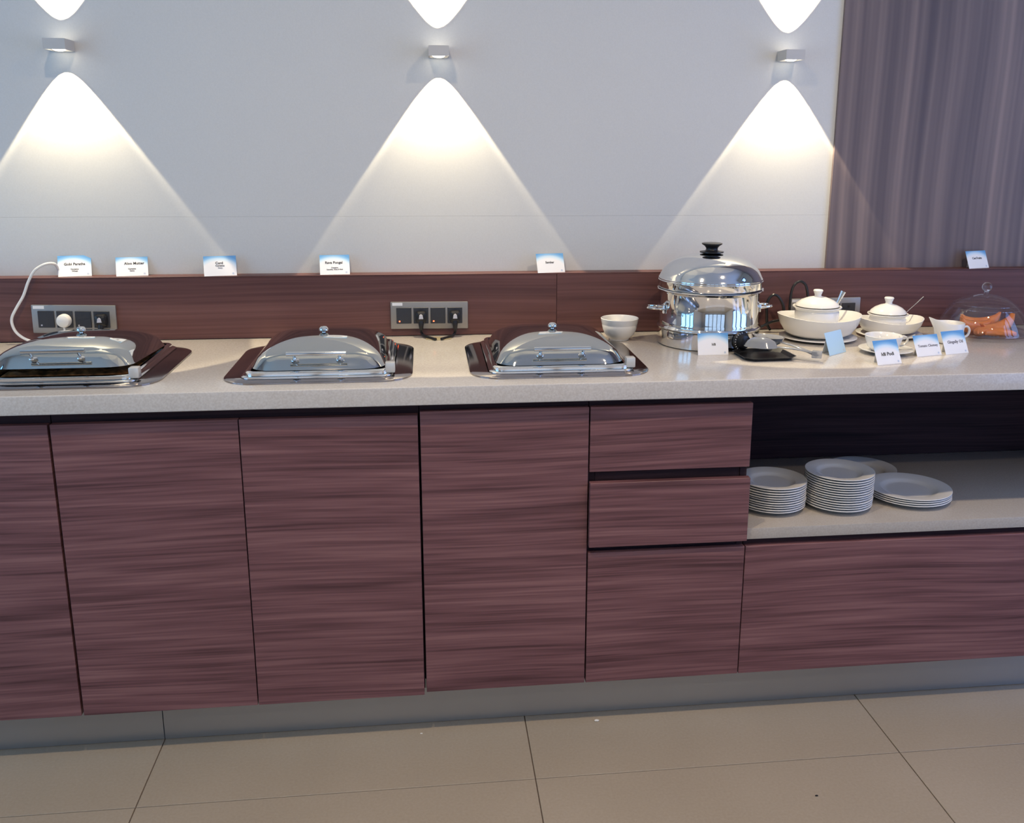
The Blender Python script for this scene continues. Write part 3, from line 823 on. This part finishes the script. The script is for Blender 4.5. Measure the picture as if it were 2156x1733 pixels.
def plug(x, z, label, cord):
    e = empty('power_plug', (x, YB - .0108, z), label=label, cat='plug', group='black power plugs')
    b = bmesh.new()
    loft([[(px * s, -yy, pz * s) for px, pz in rrect(.0150, .0165, .008, 5)] for s, yy in ((1.0, 0), (1.0, .010), (.86, .017), (.45, .021))], b)
    obj('plug_body', b, M['black'], e, smooth=True, ang=40)
    obj('grip', loft([[(-.0065, -.0205, -.004), (.0065, -.0205, -.004), (.0045, -.0205, .007), (0, -.0205, .010), (-.0045, -.0205, .007)],
                      [(-.0058, -.0232, -.003), (.0058, -.0232, -.003), (.0040, -.0232, .006), (0, -.0232, .009), (-.0040, -.0232, .006)]]), M['pin'], e)
    neck = [(0, -.012, -.010), (0, -.015, -.022), (0, -.014, -.034)]
    obj('strain_relief', tube(neck, .0075, 12, rad=lambda t: 1.15 - .45 * t), M['black'], e, smooth=True)
    obj('cord', tube([(0, -.014, -.032)] + [Vector(p) - Vector((x, YB - .0108, z)) for p in cord], .0038, 10), M['black'], e, smooth=True)
    return e
plug(.8225 - .0235, .9475, 'black plug in the second module of the lit socket plate', [(.800, .552, .902), (.808, .530, .8975), (.826, .505, .8965), (.838, .490, .8962)])
plug(.8225 + .0705, .9475, 'black plug in the last module of the lit socket plate', [(.892, .552, .902), (.884, .530, .8975), (.866, .508, .8965), (.853, .492, .8962)])
plug(-.119 + .0705, .9510, 'black plug in the last module behind the open warmer', [(-.048, .556, .902), (-.055, .535, .8968), (-.075, .520, .8962)])
tag(obj('cable_grommet', lathe([(0, .0004), (.036, .0004), (.036, .0016), (.030, .0024), (0, .0024)], 32, sy=.6), M['grommet'], loc=(.846, .516, ZT), smooth=True), 'flat brass cable grommet in the worktop under the lit socket', 'grommet')
e = empty('white_plug', (-.119 - .0235, YB - .0108, .9515), label='round white plug in the socket behind the open warmer', cat='plug')
b = lathe([(0, .022), (.008, .022), (.0155, .018), (.0180, .010), (.0180, 0), (0, 0)], 28)
obj('plug_body', b, M['whiteplastic'], e, rot=(R(90), 0, 0), smooth=True)
obj('cord', tube([(0, -.010, -.016), (.001, -.012, -.030), (0, -.016, -.048), (-.01, -.03, -.0555)], .0026, 8), M['whiteplastic'], e, smooth=True)
tag(obj('white_cable', tube([(-.160, .603, ZL + .004), (-.158, .598, 1.080), (-.158, .578, 1.0990), (-.170, .556, 1.1030), (-.190, .552, 1.094), (-.204, .551, 1.082), (-.220, .550, 1.055), (-.235, .548, 1.020), (-.254, .546, .990),
                             (-.268, .545, .965), (-.270, .545, .945), (-.262, .543, .925), (-.245, .540, .910), (-.221, .534, .9005), (-.190, .520, .8965), (-.150, .512, .8960)], .0036, 10), M['whiteplastic'], smooth=True),
    'white cable looping from the ledge down behind the open warmer', 'cable')
tag(obj('black_cable', tube([(1.735, .535, .8968), (1.765, .533, .905), (1.800, .528, .922), (1.835, .528, .9265), (1.850, .530, .915), (1.846, .532, .905), (1.838, .532, .945), (1.829, .531, .975), (1.815, .531, .995), (1.801, .531, .9995), (1.788, .531, .988),
                             (1.784, .532, .968), (1.786, .534, .940), (1.79, .536, .912), (1.80, .537, .8968)], .0040, 10), M['black'], smooth=True),
    'black cable bunched in a low loop right beside the steamer', 'cable')
plug(1.9725 - .0705 + .047, .9430, 'black plug behind the bigger lidded pot feeding the tall cable loop', [(1.949, .545, .905), (1.935, .535, .898), (1.91, .535, .93), (1.908, .532, .972), (1.898, .531, 1.020), (1.886, .530, 1.035), (1.873, .530, 1.037), (1.861, .530, 1.028), (1.854, .531, 1.008), (1.852, .532, .960), (1.858, .536, .920), (1.866, .538, .8970)])

# ------------------------------------------------------------------ stacked plates on the shelf
def plate_mesh(r):
    b = lathe([(0, .0015), (r * .50, .0015), (r * .52, .0005), (r * .56, .0005), (r * .60, .0030), (r * .70, .0082), (r * .98, .0128), (r, .0138), (r * .995, .0152), (r * .96, .0150), (r * .70, .0112), (r * .64, .0090), (r * .58, .0050), (r * .50, .0042), (0, .0042)], 56)
    me = bpy.data.meshes.new('plate'); bmesh.ops.recalc_face_normals(b, faces=b.faces[:]); b.to_mesh(me); b.free()
    for p in me.polygons: p.use_smooth = True
    me.set_sharp_from_angle(angle=R(60)); me.materials.append(M['plateware'])
    return me
PS, PM, PL = plate_mesh(.0865), plate_mesh(.095), plate_mesh(.107)
ORD = ['bottom', 'second', 'third', 'fourth', 'fifth', 'sixth', 'seventh', 'eighth', 'ninth', 'tenth', 'eleventh', 'twelfth', 'thirteenth', 'fourteenth', 'fifteenth', 'sixteenth', 'seventeenth', 'eighteenth']
def stack(x, y, n, pitch, me, where, group):
    rnd = random.Random(int(x * 1000))
    for k in range(n):
        o = obj('plate', me, loc=(x + rnd.uniform(-.001, .001), y + rnd.uniform(-.001, .001), .5132 + k * pitch))
        if n == 1: lab = where
        else:
            lab = 'top' if k == n - 1 else ORD[k]
            lab = f'{lab} white plate of the {where}' if lab in ('top', 'bottom') else f'{lab} white plate from the bottom of the {where}'
        tag(o, lab, 'plate', group)
stack(1.681, .139, 11, .0062, PS, 'stack half hidden by the drawers', 'plates stacked against the drawer unit')
stack(1.855, .129, 14, .0063, PS, 'tallest stack', 'plates in the tallest stack')
stack(2.034, .370, 1, .0049, PM, 'single white plate lying behind the tallest and the lowest plate stacks', None)
stack(2.066, .163, 4, .0056, PL, 'low stack of wide plates', 'plates in the lowest stack')

# ------------------------------------------------------------------ crumbs on the floor
def crumb(x, y, s, m, label):
    b = bmesh.new(); bmesh.ops.create_icosphere(b, subdivisions=2, radius=s)
    rnd = random.Random(int(x * 999))
    for v in b.verts: v.co = Vector((v.co.x * rnd.uniform(.8, 1.5), v.co.y * rnd.uniform(.6, 1.1), (v.co.z + s) * .3 + .0002))
    tag(obj('floor_crumb', b, m, loc=(x, y, 0)), label, 'crumb', 'crumbs on the floor tiles')
crumb(1.218, .0235, .005, M['crumb'], 'white crumb on the floor right by the plinth')
crumb(.778, .018, .0025, M['crumb'], 'faint tiny pale crumb on the tile below the two-door cabinet')
crumb(1.656, -.316, .003, M['black'], 'black speck on the floor tile away from the plinth')
